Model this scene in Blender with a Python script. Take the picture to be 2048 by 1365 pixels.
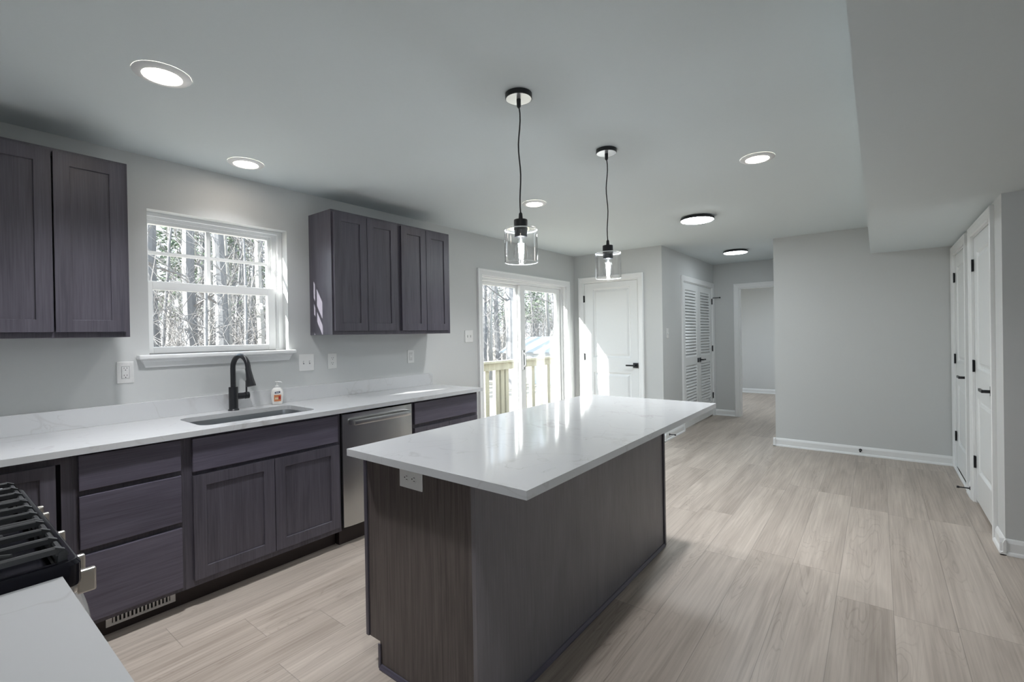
import bpy, bmesh, math, random
from mathutils import Vector, Matrix
R = math.radians
for o in list(bpy.data.objects): bpy.data.objects.remove(o)
S = bpy.context.scene
COL = S.collection
S.unit_settings.system = 'METRIC'

# ------------------------------------------------------------------ camera
F_PX, YAW, PITCH, ROLL = 940.168, 0.65400, -0.00438, -0.01684
cam = bpy.data.cameras.new('camera'); co = bpy.data.objects.new('camera', cam); COL.objects.link(co)
fw = Vector((-math.sin(YAW), math.cos(YAW), 0)); rt = Vector((math.cos(YAW), math.sin(YAW), 0)); up = Vector((0, 0, 1))
f2 = fw*math.cos(PITCH)+up*math.sin(PITCH); u2 = up*math.cos(PITCH)-fw*math.sin(PITCH)
r3 = rt*math.cos(ROLL)+u2*math.sin(ROLL); u3 = u2*math.cos(ROLL)-rt*math.sin(ROLL)
mw = Matrix((r3, u3, -f2)).transposed().to_4x4(); mw.translation = Vector((3.37753, 0.13943, 1.36364)); co.matrix_world = mw
cam.sensor_fit = 'HORIZONTAL'; cam.sensor_width = 36; cam.lens = F_PX/2048*36
cam.shift_x = -(1034.775-1024)/2048; cam.shift_y = (673.42-682.5)/2048
cam.clip_start = 0.02; cam.clip_end = 500
S.camera = co

# ------------------------------------------------------------------ sky, sun, exposure
w = bpy.data.worlds.new('sky'); S.world = w; w.use_nodes = True
nt = w.node_tree; bg = nt.nodes['Background']
tcs = nt.nodes.new('ShaderNodeTexCoord'); sps = nt.nodes.new('ShaderNodeSeparateXYZ'); rmp = nt.nodes.new('ShaderNodeValToRGB')
nt.links.new(tcs.outputs['Generated'], sps.inputs[0]); nt.links.new(sps.outputs[2], rmp.inputs[0]); nt.links.new(rmp.outputs[0], bg.inputs[0])
rmp.color_ramp.elements[0].position = 0.0; rmp.color_ramp.elements[0].color = (.86, .93, 1.0, 1)      # pale haze at the horizon
rmp.color_ramp.elements[1].position = 0.7; rmp.color_ramp.elements[1].color = (.62, .76, .95, 1)      # clear blue overhead
SKY = 0.62; bg.inputs[1].default_value = SKY
sun = bpy.data.lights.new('sun', 'SUN'); sun.energy = 5.0; sun.angle = R(0.53); sun.color = (1.0, 0.97, 0.93)
so = bpy.data.objects.new('sun', sun); COL.objects.link(so)
so.rotation_euler = Vector((0.35, 1.0, -0.49)).to_track_quat('-Z', 'Y').to_euler(); so.location = (-6, -12, 9)
S.view_settings.view_transform = 'Standard'; S.view_settings.look = 'None'
S.view_settings.exposure = 2.72; S.view_settings.gamma = 1.0; S.view_settings.use_curve_mapping = False
cy = S.cycles
cy.max_bounces = 10; cy.diffuse_bounces = 6; cy.glossy_bounces = 5; cy.transmission_bounces = 8; cy.transparent_max_bounces = 16
cy.sample_clamp_indirect = 6.0; cy.caustics_reflective = False; cy.caustics_refractive = False

LENS_POWER, DISC_POWER, BULB_POWER, SPOT_POWER = 4.0, 3.2, 60.0, 18.5

# ------------------------------------------------------------------ materials
def new_mat(name):
    m = bpy.data.materials.new(name); m.use_nodes = True
    return m, m.node_tree, m.node_tree.nodes['Principled BSDF']
def plain(name, c, rough=0.5, metal=0.0, spec=0.5, noise=0.0, nscale=30.0, bump=0.0):
    m, t, p = new_mat(name)
    p.inputs['Base Color'].default_value = (*c, 1); p.inputs['Roughness'].default_value = rough
    p.inputs['Metallic'].default_value = metal; p.inputs['Specular IOR Level'].default_value = spec
    tc = t.nodes.new('ShaderNodeTexCoord'); n = t.nodes.new('ShaderNodeTexNoise'); n.inputs['Scale'].default_value = nscale; n.inputs['Detail'].default_value = 4
    t.links.new(tc.outputs['Object'], n.inputs['Vector'])
    mr = t.nodes.new('ShaderNodeMapRange'); mr.inputs['To Min'].default_value = 1-noise; mr.inputs['To Max'].default_value = 1+noise
    t.links.new(n.outputs['Fac'], mr.inputs['Value'])
    mx = t.nodes.new('ShaderNodeMix'); mx.data_type = 'RGBA'; mx.blend_type = 'MULTIPLY'; mx.inputs[0].default_value = 1
    mx.inputs[6].default_value = (*c, 1); t.links.new(mr.outputs[0], mx.inputs[7]); t.links.new(mx.outputs[2], p.inputs['Base Color'])
    if bump:
        b = t.nodes.new('ShaderNodeBump'); b.inputs['Strength'].default_value = bump; b.inputs['Distance'].default_value = 0.002
        t.links.new(n.outputs['Fac'], b.inputs['Height']); t.links.new(b.outputs[0], p.inputs['Normal'])
    return m
def emit(name, c, s):
    m, t, p = new_mat(name); p.inputs['Base Color'].default_value = (*c, 1)
    p.inputs['Emission Color'].default_value = (*c, 1); p.inputs['Emission Strength'].default_value = s
    return m
def wood(name, dark, light, axis, rough=0.36, scale=14.0, stretch=0.06, figure=0.5):
    """stained wood; the grain runs along axis"""
    m, t, p = new_mat(name); L = t.links.new
    tc = t.nodes.new('ShaderNodeTexCoord'); mp = t.nodes.new('ShaderNodeMapping')
    s = [scale]*3; s[axis] = scale*stretch; mp.inputs['Scale'].default_value = s
    L(tc.outputs['Object'], mp.inputs[0])
    n1 = t.nodes.new('ShaderNodeTexNoise'); n1.inputs['Scale'].default_value = 1.0; n1.inputs['Detail'].default_value = 6; n1.inputs['Roughness'].default_value = .6; n1.inputs['Distortion'].default_value = figure
    L(mp.outputs[0], n1.inputs['Vector'])
    mp2 = t.nodes.new('ShaderNodeMapping'); s = [160]*3; s[axis] = 5; mp2.inputs['Scale'].default_value = s; L(tc.outputs['Object'], mp2.inputs[0])
    n2 = t.nodes.new('ShaderNodeTexNoise'); n2.inputs['Scale'].default_value = 1.0; n2.inputs['Detail'].default_value = 3; L(mp2.outputs[0], n2.inputs['Vector'])
    a = t.nodes.new('ShaderNodeMath'); a.operation = 'MULTIPLY_ADD'; a.inputs[1].default_value = .45; L(n2.outputs['Fac'], a.inputs[0]); 
    b = t.nodes.new('ShaderNodeMath'); b.operation = 'MULTIPLY'; b.inputs[1].default_value = .6; L(n1.outputs['Fac'], b.inputs[0]); L(b.outputs[0], a.inputs[2])
    cr = t.nodes.new('ShaderNodeValToRGB'); cr.color_ramp.elements[0].position = .3; cr.color_ramp.elements[1].position = .75
    cr.color_ramp.elements[0].color = (*dark, 1); cr.color_ramp.elements[1].color = (*light, 1); L(a.outputs[0], cr.inputs[0]); L(cr.outputs[0], p.inputs['Base Color'])
    p.inputs['Roughness'].default_value = rough
    bp = t.nodes.new('ShaderNodeBump'); bp.inputs['Strength'].default_value = .15; bp.inputs['Distance'].default_value = .001; L(a.outputs[0], bp.inputs['Height']); L(bp.outputs[0], p.inputs['Normal'])
    return m
def quartz(name):
    m, t, p = new_mat(name); L = t.links.new
    tc = t.nodes.new('ShaderNodeTexCoord')
    mp = t.nodes.new('ShaderNodeMapping'); mp.inputs['Rotation'].default_value = (0.3, 0.2, 0.6); mp.inputs['Scale'].default_value = (1.0, 1.0, 1.0); L(tc.outputs['Object'], mp.inputs[0])
    def vein(scale, det, dist, width, seed):
        n = t.nodes.new('ShaderNodeTexNoise'); n.noise_dimensions = '4D'; n.inputs['W'].default_value = seed; n.inputs['Scale'].default_value = scale; n.inputs['Detail'].default_value = det; n.inputs['Distortion'].default_value = dist
        L(mp.outputs[0], n.inputs['Vector'])
        a = t.nodes.new('ShaderNodeMath'); a.operation = 'SUBTRACT'; a.inputs[1].default_value = .5; L(n.outputs['Fac'], a.inputs[0])
        b = t.nodes.new('ShaderNodeMath'); b.operation = 'ABSOLUTE'; L(a.outputs[0], b.inputs[0])
        r = t.nodes.new('ShaderNodeMapRange'); r.inputs['From Max'].default_value = width; r.inputs['To Min'].default_value = 1; r.inputs['To Max'].default_value = 0; L(b.outputs[0], r.inputs['Value'])
        k = t.nodes.new('ShaderNodeTexNoise'); k.inputs['Scale'].default_value = 3.1; k.inputs['Detail'].default_value = 3; L(mp.outputs[0], k.inputs['Vector'])
        kr = t.nodes.new('ShaderNodeMapRange'); kr.inputs['From Min'].default_value = .49; kr.inputs['From Max'].default_value = .66; L(k.outputs['Fac'], kr.inputs['Value'])
        q = t.nodes.new('ShaderNodeMath'); q.operation = 'MULTIPLY'; L(r.outputs[0], q.inputs[0]); L(kr.outputs[0], q.inputs[1])
        return q
    v1 = vein(1.6, 5, .6, .012, 1.3); v2 = vein(2.9, 6, .9, .006, 7.1)
    n5 = t.nodes.new('ShaderNodeTexNoise'); n5.noise_dimensions = '4D'; n5.inputs['W'].default_value = 3.7; n5.inputs['Scale'].default_value = 1.25; n5.inputs['Detail'].default_value = 4; n5.inputs['Distortion'].default_value = .4; L(mp.outputs[0], n5.inputs['Vector'])
    a5 = t.nodes.new('ShaderNodeMath'); a5.operation = 'PINGPONG'; a5.inputs[1].default_value = .06; L(n5.outputs['Fac'], a5.inputs[0])
    r5 = t.nodes.new('ShaderNodeMapRange'); r5.inputs['From Max'].default_value = .0028; r5.inputs['To Min'].default_value = .42; r5.inputs['To Max'].default_value = 0; L(a5.outputs[0], r5.inputs['Value'])
    m0 = t.nodes.new('ShaderNodeMath'); m0.operation = 'MAXIMUM'; L(v1.outputs[0], m0.inputs[0]); L(v2.outputs[0], m0.inputs[1])
    mx = t.nodes.new('ShaderNodeMath'); mx.operation = 'MAXIMUM'; L(m0.outputs[0], mx.inputs[0]); L(r5.outputs[0], mx.inputs[1])
    c = t.nodes.new('ShaderNodeMix'); c.data_type = 'RGBA'; c.inputs[6].default_value = (.60, .61, .62, 1); c.inputs[7].default_value = (.43, .42, .41, 1)
    s = t.nodes.new('ShaderNodeMath'); s.operation = 'MULTIPLY'; s.inputs[1].default_value = .75; L(mx.outputs[0], s.inputs[0]); L(s.outputs[0], c.inputs[0]); L(c.outputs[2], p.inputs['Base Color'])
    p.inputs['Roughness'].default_value = .085; p.inputs['Specular IOR Level'].default_value = .5
    return m
def plank_floor(name):
    m, t, p = new_mat(name); L = t.links.new
    PW, PL = 0.228, 1.52
    def M(op, a, b=None, c=None):
        n = t.nodes.new('ShaderNodeMath'); n.operation = op
        for i, v in enumerate((a, b, c)):
            if v is None: continue
            if isinstance(v, (int, float)): n.inputs[i].default_value = v
            else: L(v, n.inputs[i])
        return n.outputs[0]
    g = t.nodes.new('ShaderNodeNewGeometry'); sp = t.nodes.new('ShaderNodeSeparateXYZ'); L(g.outputs['Position'], sp.inputs[0])
    x = M('ADD', sp.outputs[0], 20.06); y = M('ADD', sp.outputs[1], 40.0)
    xs = M('DIVIDE', x, PW); row = M('FLOOR', xs); fx = M('FRACT', xs)
    wn = t.nodes.new('ShaderNodeTexWhiteNoise'); wn.noise_dimensions = '1D'; L(row, wn.inputs['W'])
    ys = M('ADD', M('DIVIDE', y, PL), M('MULTIPLY', wn.outputs['Value'], 7.3)); colm = M('FLOOR', ys); fy = M('FRACT', ys)
    cb = t.nodes.new('ShaderNodeCombineXYZ'); L(row, cb.inputs[0]); L(colm, cb.inputs[1])
    wn2 = t.nodes.new('ShaderNodeTexWhiteNoise'); wn2.noise_dimensions = '2D'; L(cb.outputs[0], wn2.inputs['Vector'])
    # grain coordinates, moved for each plank
    cg = t.nodes.new('ShaderNodeCombineXYZ'); L(M('MULTIPLY', x, 1.0), cg.inputs[0]); L(M('MULTIPLY', y, .10), cg.inputs[1]); L(M('MULTIPLY', wn2.outputs['Value'], 37.0), cg.inputs[2])
    n1 = t.nodes.new('ShaderNodeTexNoise'); n1.inputs['Scale'].default_value = 9; n1.inputs['Detail'].default_value = 5; n1.inputs['Distortion'].default_value = 1.2; L(cg.outputs[0], n1.inputs['Vector'])
    ct = t.nodes.new('ShaderNodeCombineXYZ'); L(M('MULTIPLY', x, 1.0), ct.inputs[0]); L(M('MULTIPLY', y, .13), ct.inputs[1]); L(M('MULTIPLY', wn2.outputs['Value'], 11.0), ct.inputs[2])
    n3 = t.nodes.new('ShaderNodeTexNoise'); n3.inputs['Scale'].default_value = 6.0; n3.inputs['Detail'].default_value = 2.5; n3.inputs['Distortion'].default_value = .35; L(ct.outputs[0], n3.inputs['Vector'])
    rings = M('ABSOLUTE', M('SINE', M('MULTIPLY', n3.outputs['Fac'], 85.0)))
    ringm = t.nodes.new('ShaderNodeMapRange'); ringm.inputs['From Max'].default_value = .5; ringm.inputs['To Min'].default_value = 1; ringm.inputs['To Max'].default_value = 0; L(rings, ringm.inputs['Value'])
    msk = t.nodes.new('ShaderNodeMapRange'); msk.inputs['From Min'].default_value = .50; msk.inputs['From Max'].default_value = .62; L(n3.outputs['Fac'], msk.inputs['Value'])
    cf = t.nodes.new('ShaderNodeCombineXYZ'); L(M('MULTIPLY', x, 90.0), cf.inputs[0]); L(M('MULTIPLY', y, 2.2), cf.inputs[1]); L(M('MULTIPLY', wn2.outputs['Value'], 9.0), cf.inputs[2])
    n2 = t.nodes.new('ShaderNodeTexNoise'); n2.inputs['Scale'].default_value = 1; n2.inputs['Detail'].default_value = 3; L(cf.outputs[0], n2.inputs['Vector'])
    v = M('ADD', M('MULTIPLY', n1.outputs['Fac'], .55), M('MULTIPLY', n2.outputs['Fac'], .42))
    v = M('ADD', v, M('MULTIPLY', M('SUBTRACT', wn2.outputs['Value'], .5), .13))
    v = M('SUBTRACT', v, M('MULTIPLY', M('MULTIPLY', ringm.outputs[0], msk.outputs[0]), .12))
    cr = t.nodes.new('ShaderNodeValToRGB'); e = cr.color_ramp.elements; e[0].position = .22; e[1].position = .70
    e[0].color = (.275, .228, .190, 1); e[1].color = (.57, .50, .435, 1); L(v, cr.inputs[0])
    gx = M('MINIMUM', fx, M('SUBTRACT', 1.0, fx)); gy = M('MINIMUM', fy, M('SUBTRACT', 1.0, fy))
    gap = M('MINIMUM', M('MULTIPLY', gx, PW), M('MULTIPLY', gy, PL))
    gm = t.nodes.new('ShaderNodeMapRange'); gm.inputs['From Min'].default_value = .0006; gm.inputs['From Max'].default_value = .0022; gm.inputs['To Min'].default_value = .68; gm.inputs['To Max'].default_value = 1; L(gap, gm.inputs['Value'])
    mx = t.nodes.new('ShaderNodeMix'); mx.data_type = 'RGBA'; mx.blend_type = 'MULTIPLY'; mx.inputs[0].default_value = 1; L(cr.outputs[0], mx.inputs[6]); L(gm.outputs[0], mx.inputs[7]); L(mx.outputs[2], p.inputs['Base Color'])
    rr = t.nodes.new('ShaderNodeMapRange'); rr.inputs['To Min'].default_value = .36; rr.inputs['To Max'].default_value = .5; L(n1.outputs['Fac'], rr.inputs['Value']); L(rr.outputs[0], p.inputs['Roughness'])
    bp = t.nodes.new('ShaderNodeBump'); bp.inputs['Strength'].default_value = .25; bp.inputs['Distance'].default_value = .001; L(M('MULTIPLY', gm.outputs[0], M('ADD', v, 1.0)), bp.inputs['Height']); L(bp.outputs[0], p.inputs['Normal'])
    return m
def brushed(name, c, axis, rough=.3):
    m, t, p = new_mat(name); L = t.links.new
    p.inputs['Base Color'].default_value = (*c, 1); p.inputs['Metallic'].default_value = 1
    tc = t.nodes.new('ShaderNodeTexCoord'); mp = t.nodes.new('ShaderNodeMapping'); s = [400]*3; s[axis] = 3; mp.inputs['Scale'].default_value = s; L(tc.outputs['Object'], mp.inputs[0])
    n = t.nodes.new('ShaderNodeTexNoise'); n.inputs['Scale'].default_value = 1; n.inputs['Detail'].default_value = 2; L(mp.outputs[0], n.inputs['Vector'])
    r = t.nodes.new('ShaderNodeMapRange'); r.inputs['To Min'].default_value = rough-.02; r.inputs['To Max'].default_value = rough+.02; L(n.outputs['Fac'], r.inputs['Value']); L(r.outputs[0], p.inputs['Roughness'])
    return m
def thin_glass(name, edge=0.5, base=0.05, tint=(1, 1, 1)):
    """a thin sheet: clear when looked through squarely, reflecting at grazing angles"""
    m = bpy.data.materials.new(name); m.use_nodes = True; t = m.node_tree; t.nodes.clear(); L = t.links.new
    out = t.nodes.new('ShaderNodeOutputMaterial'); tr = t.nodes.new('ShaderNodeBsdfTransparent'); tr.inputs[0].default_value = (*tint, 1)
    gl = t.nodes.new('ShaderNodeBsdfGlossy'); gl.inputs['Roughness'].default_value = .02
    lw = t.nodes.new('ShaderNodeLayerWeight'); lw.inputs[0].default_value = .5
    pw = t.nodes.new('ShaderNodeMath'); pw.operation = 'POWER'; pw.inputs[1].default_value = 3.0; L(lw.outputs['Facing'], pw.inputs[0])
    ma = t.nodes.new('ShaderNodeMath'); ma.operation = 'MULTIPLY_ADD'; ma.inputs[1].default_value = edge; ma.inputs[2].default_value = base; L(pw.outputs[0], ma.inputs[0])
    mx = t.nodes.new('ShaderNodeMixShader'); L(ma.outputs[0], mx.inputs[0]); L(tr.outputs[0], mx.inputs[1]); L(gl.outputs[0], mx.inputs[2]); L(mx.outputs[0], out.inputs[0])
    return m

WALL = plain('wall_paint', (.61, .622, .618), .6, noise=.012, nscale=60, bump=.03)
CEIL = plain('ceiling_paint', (.68, .735, .75), .8, noise=.012, nscale=50, bump=.03)
TRIM = plain('white_trim_paint', (.84, .85, .85), .32, noise=.01)
VINYL = plain('white_vinyl', (.85, .86, .86), .3, noise=.01)
PLASTIC = plain('white_plastic', (.80, .80, .79), .3, noise=.01)
DOORP = plain('white_door_paint', (.82, .835, .835), .3, noise=.01)
FLOOR = plank_floor('oak_planks')
CABV = wood('stained_maple_upright', (.050, .046, .060), (.126, .116, .143), 2)
CABH = wood('stained_maple_level', (.060, .054, .075), (.148, .135, .178), 1)
CABX = wood('stained_maple_cross', (.060, .054, .075), (.148, .135, .178), 0)
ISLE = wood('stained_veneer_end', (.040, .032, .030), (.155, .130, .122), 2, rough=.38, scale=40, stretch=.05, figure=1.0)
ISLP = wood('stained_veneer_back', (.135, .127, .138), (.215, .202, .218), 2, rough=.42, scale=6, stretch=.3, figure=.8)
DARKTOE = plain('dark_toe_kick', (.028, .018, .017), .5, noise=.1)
QUARTZ = quartz('white_quartz')
STEEL = plain('brushed_steel_level', (.60, .61, .61), .27, metal=1, noise=.008, nscale=3)
STEELX = brushed('brushed_steel_cross', (.66, .65, .63), 0, .3)
SINKS = brushed('sink_steel', (.42, .44, .46), 1, .3)
NICKEL = plain('satin_nickel', (.72, .69, .65), .28, metal=1, noise=.02)
BLACK = plain('matte_black_metal', (.012, .013, .016), .35, metal=.0, spec=.5, noise=.05)
BLACKG = plain('black_enamel', (.008, .008, .012), .12, spec=.3, noise=.02)
IRON = plain('cast_iron', (.035, .037, .04), .5, noise=.15, nscale=200, bump=.2)
DARK = plain('dark_slot', (.02, .02, .02), .7, noise=.02)
GASKET = plain('grey_gasket', (.25, .26, .27), .5, noise=.03)
BRASS = plain('brass_orifice', (.5, .33, .12), .35, metal=1, noise=.04)
WGLASS = thin_glass('window_glass', .55, .045, (.97, .99, .985))
PGLASS = thin_glass('pendant_glass', .8, .045)
BGLASS = thin_glass('bulb_glass', .7, .06)
GRIM = plain('polished_glass_edge', (.88, .90, .90), .12, noise=.01)
LENS = emit('warm_led_lens', (1.0, .88, .76), LENS_POWER)
DISC = emit('cool_led_disc', (.88, .95, 1.0), DISC_POWER)
FILA = emit('led_filament', (.90, .96, 1.0), BULB_POWER)
DECKW = wood('treated_pine', (.20, .185, .135), (.42, .39, .30), 2, rough=.8, scale=10)
DECKF = wood('deck_boards', (.22, .19, .14), (.36, .33, .27), 0, rough=.75, scale=8)
BARK = plain('grey_bark', (.15, .15, .155), .9, noise=.35, nscale=9, bump=.6)
BARKP = plain('pale_bark', (.26, .25, .235), .9, noise=.3, nscale=12, bump=.5)
TWIG = plain('brown_twigs', (.17, .162, .16), .9, noise=.25, nscale=3)
NEEDLE = plain('pine_needles', (.085, .12, .075), .8, noise=.3, nscale=4)
LITTER = plain('leaf_litter', (.30, .26, .21), .95, noise=.4, nscale=6, bump=.5)
SIDING = plain('glare_shed_siding', (.70, .74, .78), .6, noise=.02)
SHINGLE = plain('glare_shed_shingles', (.36, .37, .38), .95, noise=.2, nscale=20)  # siding and roof kept pale so the glare stand-in reads bright
EXTW = plain('exterior_cladding', (.55, .56, .57), .7, noise=.05)

# ------------------------------------------------------------------ builders
BASE = {}
class MB:
    def __init__(s): s.bm = bmesh.new()
    def quadstrip(s, loops, close=False, cap=False):
        vs = [[s.bm.verts.new(p) for p in l] for l in loops]
        n = len(vs[0])
        for a, b in zip(vs, vs[1:]):
            for i in range(n if close else n-1):
                j = (i+1) % n
                try: s.bm.faces.new((a[i], a[j], b[j], b[i]))
                except ValueError: pass
        if cap:
            for l in (vs[0], vs[-1]):
                try: s.bm.faces.new(l)
                except ValueError: pass
        return s
    def box(s, x0, x1, y0, y1, z0, z1, bev=0.0, seg=2):
        r = bmesh.ops.create_cube(s.bm, size=1.0)
        vs = r['verts']
        for v in vs: v.co = Vector(((x0+x1)/2+v.co.x*(x1-x0), (y0+y1)/2+v.co.y*(y1-y0), (z0+z1)/2+v.co.z*(z1-z0)))
        if bev > 0:
            es = set(e for v in vs for e in v.link_edges)
            bmesh.ops.bevel(s.bm, geom=list(es), offset=bev, segments=seg, affect='EDGES', profile=.5)
        return s
    def lathe(s, prof, c, n=32, axis='z', cap=True):
        cx, cy_, cz = c; loops = []
        for r, h in prof:
            l = []
            for i in range(n):
                a = 2*math.pi*i/n; p, q = r*math.cos(a), r*math.sin(a)
                l.append({'z': (cx+p, cy_+q, cz+h), 'x': (cx+h, cy_+p, cz+q), 'y': (cx+p, cy_+h, cz+q)}[axis])
            loops.append(l)
        return s.quadstrip(loops, True, cap)
    def tube(s, pts, rads, n=8, cap=True):
        pts = [Vector(p) for p in pts]
        if isinstance(rads, (int, float)): rads = [rads]*len(pts)
        loops = []; prev = None
        for i, p in enumerate(pts):
            d = (pts[min(i+1, len(pts)-1)]-pts[max(i-1, 0)]).normalized()
            if prev is None:
                a = Vector((0, 0, 1)) if abs(d.z) < .9 else Vector((1, 0, 0)); u = d.cross(a).normalized()
            else:
                u = (prev-d*prev.dot(d)).normalized()
            prev = u; v = d.cross(u)
            loops.append([p+(u*math.cos(2*math.pi*k/n)+v*math.sin(2*math.pi*k/n))*rads[i] for k in range(n)])
        return s.quadstrip(loops, True, cap)
    def prism(s, poly, a0, a1, fn):
        """poly of (u,v) swept from a0 to a1; fn(u,v,a) -> xyz"""
        return s.quadstrip([[fn(u, v, a) for u, v in poly] for a in (a0, a1)], True, True)
    def build(s, name, mat, parent=None, loc=None, smooth=False):
        bm = s.bm; bmesh.ops.recalc_face_normals(bm, faces=bm.faces)
        if parent is not None: base = BASE[parent]
        elif loc is not None: base = Vector(loc)
        else:
            xs = [v.co for v in bm.verts]; mn = Vector([min(c[i] for c in xs) for i in range(3)]); mxx = Vector([max(c[i] for c in xs) for i in range(3)])
            base = Vector(((mn.x+mxx.x)/2, (mn.y+mxx.y)/2, mn.z))
        for v in bm.verts: v.co -= base
        me = bpy.data.meshes.new(name); bm.to_mesh(me); bm.free()
        if smooth:
            for p in me.polygons: p.use_smooth = True
            try: me.set_sharp_from_angle(angle=R(35))
            except Exception: pass
        me.materials.append(mat)
        o = bpy.data.objects.new(name, me); COL.objects.link(o); BASE[o] = base
        if parent is not None: o.parent = parent
        else: o.location = base
        return o
def tag(o, label, cat, group=None, kind=None):
    o['label'] = label; o['category'] = cat
    if group: o['group'] = group
    if kind: o['kind'] = kind
    return o
def thing(name, loc, label, cat, group=None, kind=None):
    o = bpy.data.objects.new(name, None); COL.objects.link(o); o.location = loc; o.empty_display_size = .1; BASE[o] = Vector(loc)
    return tag(o, label, cat, group, kind)
def copy_tree(o, loc, label, group=None):
    r = o.copy(); COL.objects.link(r); r.location = loc; BASE[r] = Vector(loc); r['label'] = label
    if group: r['group'] = group
    for ch in list(o.children):
        c = ch.copy(); COL.objects.link(c); c.parent = r; BASE[c] = Vector(loc)
        for g in list(ch.children):
            d = g.copy(); COL.objects.link(d); d.parent = c; BASE[d] = Vector(loc)
    return r
def B(*a, **k): return MB().box(*a, **k)
def struct(name, mb, mat, label, cat): return tag(mb.build(name, mat), label, cat, kind='structure')

H, BZ, BX = 2.442, 2.156, 3.3255
YD, W1, YE, YR, W2, CX, CYW = 5.877, 1.256, 8.166, 6.386, 2.41, 3.97, 4.127
ZC, TC = 0.905, 0.028

def holes_wall(axis, a, t0, t1, u0, u1, z0, z1, holes):
    """wall slab: axis 'x' -> thickness t0..t1 along x and u along y; axis 'y' the other way; holes (u0,u1,z0,z1)"""
    m = MB(); us = sorted({u0, u1, *[h[0] for h in holes], *[h[1] for h in holes]}); zs = sorted({z0, z1, *[h[2] for h in holes], *[h[3] for h in holes]})
    for i in range(len(us)-1):
        k0 = None
        for j in range(len(zs)-1):
            uc, zc = (us[i]+us[i+1])/2, (zs[j]+zs[j+1])/2
            inside = any(h[0] < uc < h[1] and h[2] < zc < h[3] for h in holes)
            if not inside and k0 is None: k0 = zs[j]
            if k0 is not None and (inside or j == len(zs)-2):
                top = zs[j] if inside else zs[j+1]
                if axis == 'x': m.box(t0, t1, us[i], us[i+1], k0, top)
                else: m.box(us[i], us[i+1], t0, t1, k0, top)
                k0 = None
    bmesh.ops.remove_doubles(m.bm, verts=m.bm.verts, dist=1e-5)
    return m

# ------------------------------------------------------------------ room shell
XR, YB, YF = 7.5, -4.0, 11.4
struct('floor', B(-.2, XR+.1, YB-.1, YF+.1, -.12, 0), FLOOR, 'pale greige oak plank floor running through the kitchen and hall', 'floor')
struct('ceiling', B(-.2, XR+.1, YB-.1, YF+.1, H, H+.15), CEIL, 'flat white painted ceiling over the kitchen holding the round lights', 'ceiling')
struct('ceiling_bulkhead', B(BX, XR, YB, YR, BZ, H-.001), CEIL, 'dropped white ceiling bulkhead over the closet side of the room', 'bulkhead')
WY0, WY1, WZ0, WZ1 = 1.010, 1.828, 1.280, 2.137
SY0, SY1, SZ1 = 3.925, 5.650, 2.008
struct('wall_left', holes_wall('x', 0, -.17, 0, YB-.1, YF+.1, 0, H, [(WY0, WY1, WZ0, WZ1), (SY0, SY1, 0, SZ1), (9.1, 10.4, .7, 2.05)]), WALL, 'light grey painted wall with the sink window and sliding glass door', 'wall')  # the far-room hole is added to let daylight in there
struct('wall_back', B(0, 3.2, -.44, -.33, 0, H), WALL, 'grey wall behind the gas range', 'wall')
struct('wall_living_left', B(3.09, 3.2, YB, -.44, 0, H), WALL, 'grey wall of the adjoining living space', 'wall')
struct('wall_living_back', B(3.2, XR, YB-.1, YB, 0, H), WALL, 'grey wall at the far end of the living space', 'wall')
struct('wall_right', holes_wall('x', 0, XR, XR+.1, YB-.1, YF+.1, 0, H, [(-3.4, -1.2, .35, 2.08)]), WALL, 'grey outer wall of the living space with a wide opening added to let in fill light', 'wall')  # out-of-view opening, added for soft sky fill
D2 = (.145, .943, 0, 2.058)
struct('wall_far', holes_wall('y', 0, YD, YD+.11, 0, W1, 0, H, [D2]), WALL, 'pale grey wall holding the white two-panel door beside the slider', 'wall')
D3 = (6.655, 8.085, 0, 2.062)
struct('wall_hall_left', holes_wall('x', 0, W1-.11, W1, YD+.11, YE, 0, H, [D3]), WALL, 'grey hall wall holding the louvered double doors', 'wall')
HO = (1.640, 2.41, 0, 2.035)
struct('wall_hall_end', holes_wall('y', 0, YE, YE+.11, W1-.11, 3.2, 0, H, [HO]), WALL, 'grey wall at the end of the hall with a cased opening', 'wall')
struct('wall_right_far', B(W2, CX+.11, YR, YR+.11, 0, H), WALL, 'blank grey wall between the hall and the closet doors', 'wall')
struct('wall_hall_right', B(W2, W2+.11, YR+.11, YE, 0, H), WALL, 'grey side wall of the hall behind the blank wall', 'wall')
D4 = (5.530, 6.300, 0, 2.062); D5 = (4.420, 5.190, 0, 2.062)
struct('wall_closet', holes_wall('x', 0, CX, CX+.11, CYW+.0, YR, 0, BZ, [D4, D5]), WALL, 'short wall under the bulkhead holding two white closet doors', 'wall')
struct('wall_right_near', B(CX+.11, XR, CYW, CYW+.11, 0, BZ), WALL, 'shaded grey wall to the right of the closet corner', 'wall')
struct('wall_far_room', B(0, XR, YF, YF+.1, 0, H), WALL, 'grey wall of the room seen through the hall opening', 'wall')
struct('wall_far_room_right', B(3.6, 3.7, YE+.11, YF, 0, H), WALL, 'grey side wall of the room beyond the hall', 'wall')

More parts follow.
